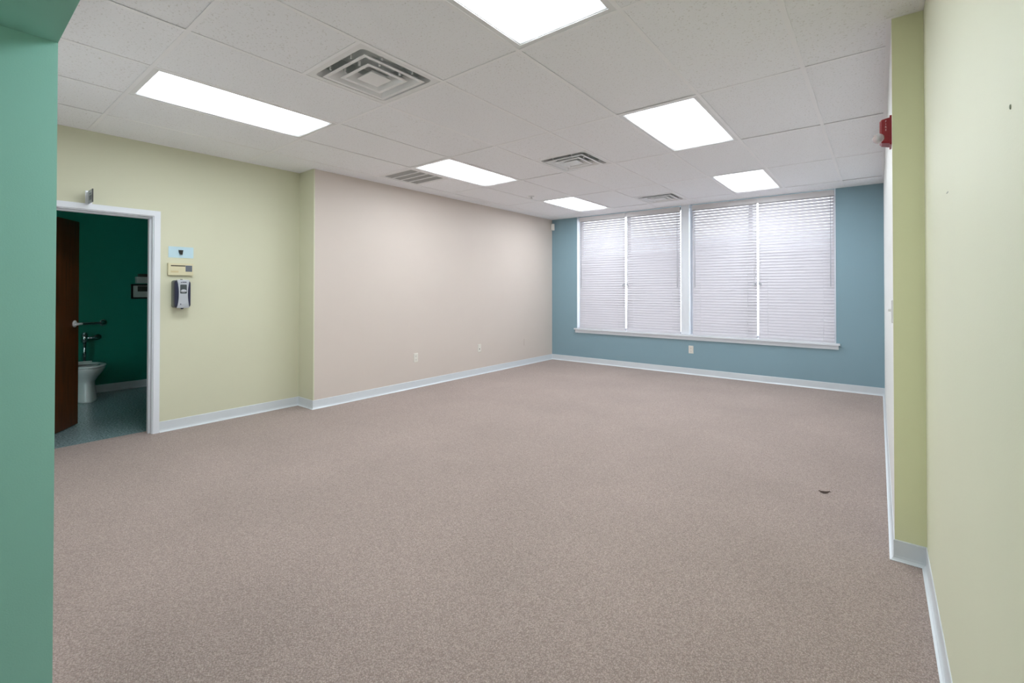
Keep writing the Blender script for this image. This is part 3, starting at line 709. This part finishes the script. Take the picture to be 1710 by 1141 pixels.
bm = bmesh.new(); loft(bm, [[(x, 0.0, z) for x, z in rr(0.036, 0.058, 0.004, 3)], [(x, -0.004, z) for x, z in rr(0.036, 0.058, 0.004, 3)], [(x, -0.007, z) for x, z in rr(0.032, 0.054, 0.004, 3)]]); obj('plate', bm, M_WHITE, t)
bm = bmesh.new(); add_box(bm, -0.005, 0.005, -0.018, -0.007, -0.002, 0.010); obj('toggle', bm, M_WHITE, t, bevel=0.001)
t = thing('motion_sensor', 'small white motion sensor high in the far left corner', 'sensor', (XB+0.022, YB-0.022, 2.505), PI/4)
bm = bmesh.new(); loft(bm, [[(x, -0.026, z) for x, z in rr(0.030, 0.058, 0.010, 4)], [(x, -0.036, z) for x, z in rr(0.026, 0.054, 0.012, 4)]]); obj('lens_window', bm, M_OFFW, t)
bm = bmesh.new(); loft(bm, [[(x, 0.012, z) for x, z in rr(0.028, 0.058, 0.008, 4)], [(x, -0.026, z) for x, z in rr(0.034, 0.064, 0.008, 4)]]); obj('case', bm, M_WHITE, t)

# ------------------------------------------------------------------ fire alarm strobe
M_RED = mat('red_plastic', lin(140, 22, 32), 0.35)
m, nt, b = new_mat('clear_strobe_dome'); b.inputs['Base Color'].default_value = lin(244, 246, 246); b.inputs['Transmission Weight'].default_value = 0.6; b.inputs['Roughness'].default_value = 0.08; b.inputs['IOR'].default_value = 1.25
M_DOME = m
t = thing('fire_alarm_strobe', 'red fire alarm strobe with clear dome high on the right wall', 'fire alarm', (XR, 3.060, 2.122), -PI/2)
bm = bmesh.new(); loft(bm, [[(x, 0.0, z) for x, z in rr(0.060, 0.074, 0.006, 4)], [(x, -0.008, z) for x, z in rr(0.060, 0.074, 0.006, 4)]]); obj('back_plate', bm, M_RED, t, bevel=0.001)
bm = bmesh.new(); loft(bm, [[(x, -0.008, z) for x, z in rr(0.052, 0.066, 0.008, 4)], [(x, -0.040, z+0.002) for x, z in rr(0.048, 0.060, 0.010, 4)], [(x, -0.048, z+0.002) for x, z in rr(0.040, 0.052, 0.010, 4)]]); obj('body', bm, M_RED, t)
bm = bmesh.new(); n = 18
loft(bm, [[(0.040 + 0.0255*math.sin(a)*math.cos(2*PI*k/n), -0.052+0.0255*math.cos(a), -0.032 + 0.0255*math.sin(a)*math.sin(2*PI*k/n)) for k in range(n)] for a in (0.15, 0.5, 0.9, 1.3, 1.7, 2.1, 2.5, 2.9)], smooth=True); dm = obj('strobe_dome', bm, M_DOME, t)
bm = bmesh.new(); add_tube(bm, [(0.04, -0.054, -0.044), (0.04, -0.054, -0.020)], 0.004, 8); obj('flash_tube', bm, M_WHITE, dm)
bm = bmesh.new(); loft(bm, [[(0.040 + r*math.cos(2*PI*k/n), -0.0490, -0.032 + r*math.sin(2*PI*k/n)) for k in range(n)] for r in (0.012, 0.003)]); obj('reflector', bm, M_CHROME, dm)
M_LET = mat('pale_lettering', lin(226, 190, 190), 0.5)
# FIRE stacked on the side that faces the camera (local +X side) and on the front
for k, ch in enumerate('FIRE'):
    me = text_mesh(ch, 0.013); o = obj('letter', me, M_LET, t, (0.0512, -0.023, 0.047-0.0145*k)); o.rotation_euler = (PI/2, 0, PI/2)
    if not me.materials: me.materials.append(M_LET)

# ------------------------------------------------------------------ small things
M_LEAF = mat('dry_dark_leaf', lin(58, 40, 30), 0.7, var=0.3, vscale=60)
bm = bmesh.new()
path = [(-0.034, 0.010, 0.012), (-0.026, 0.004, 0.006), (-0.012, -0.002, 0.004), (0.004, -0.003, 0.0045), (0.018, 0.002, 0.007), (0.028, 0.006, 0.012), (0.033, 0.000, 0.008)]
wd = [0.001, 0.005, 0.008, 0.008, 0.005, 0.002, 0.001]
loft(bm, [[(x-w*0.3, y-w, z-0.003), (x, y, z-0.0015 - 0.002), (x+w*0.3, y+w, z+w*0.7), (x, y, z+0.0005)] for (x, y, z), w in zip(path, wd)])
o = tag(obj('dry_leaf', bm, M_LEAF, None, (-0.275, 3.604, 0.001), (0, 0, 0.45)), 'small dark curled dry leaf lying on the carpet', 'leaf')
M_ANCH = mat('grey_green_anchor', lin(160, 167, 145), 0.6)
bm = bmesh.new(); loft(bm, [[(-d, r*0.6*math.cos(2*PI*k/12), r*math.sin(2*PI*k/12)) for k in range(12)] for r, d in ((0.0045, 0.0), (0.004, 0.0015), (0.0015, 0.0022))])
tag(obj('wall_anchor', bm, M_ANCH, None, (XR2, 1.116, 1.617)), 'tiny grey wall anchor on the pale green wall near the picture edge', 'anchor')
bm = bmesh.new(); loft(bm, [[(-d, y*s_, z*s_) for y, z in ((-0.03, -0.003), (0.01, -0.002), (0.032, 0.001), (0.02, 0.003), (-0.02, 0.002))] for s_, d in ((1, 0.0), (0.8, 0.0006))])
tag(obj('scuff_mark', bm, M_ANCH, None, (XR2, 2.019, 1.624)), 'short dark scuff on the pale green wall beside the corner', 'scuff')
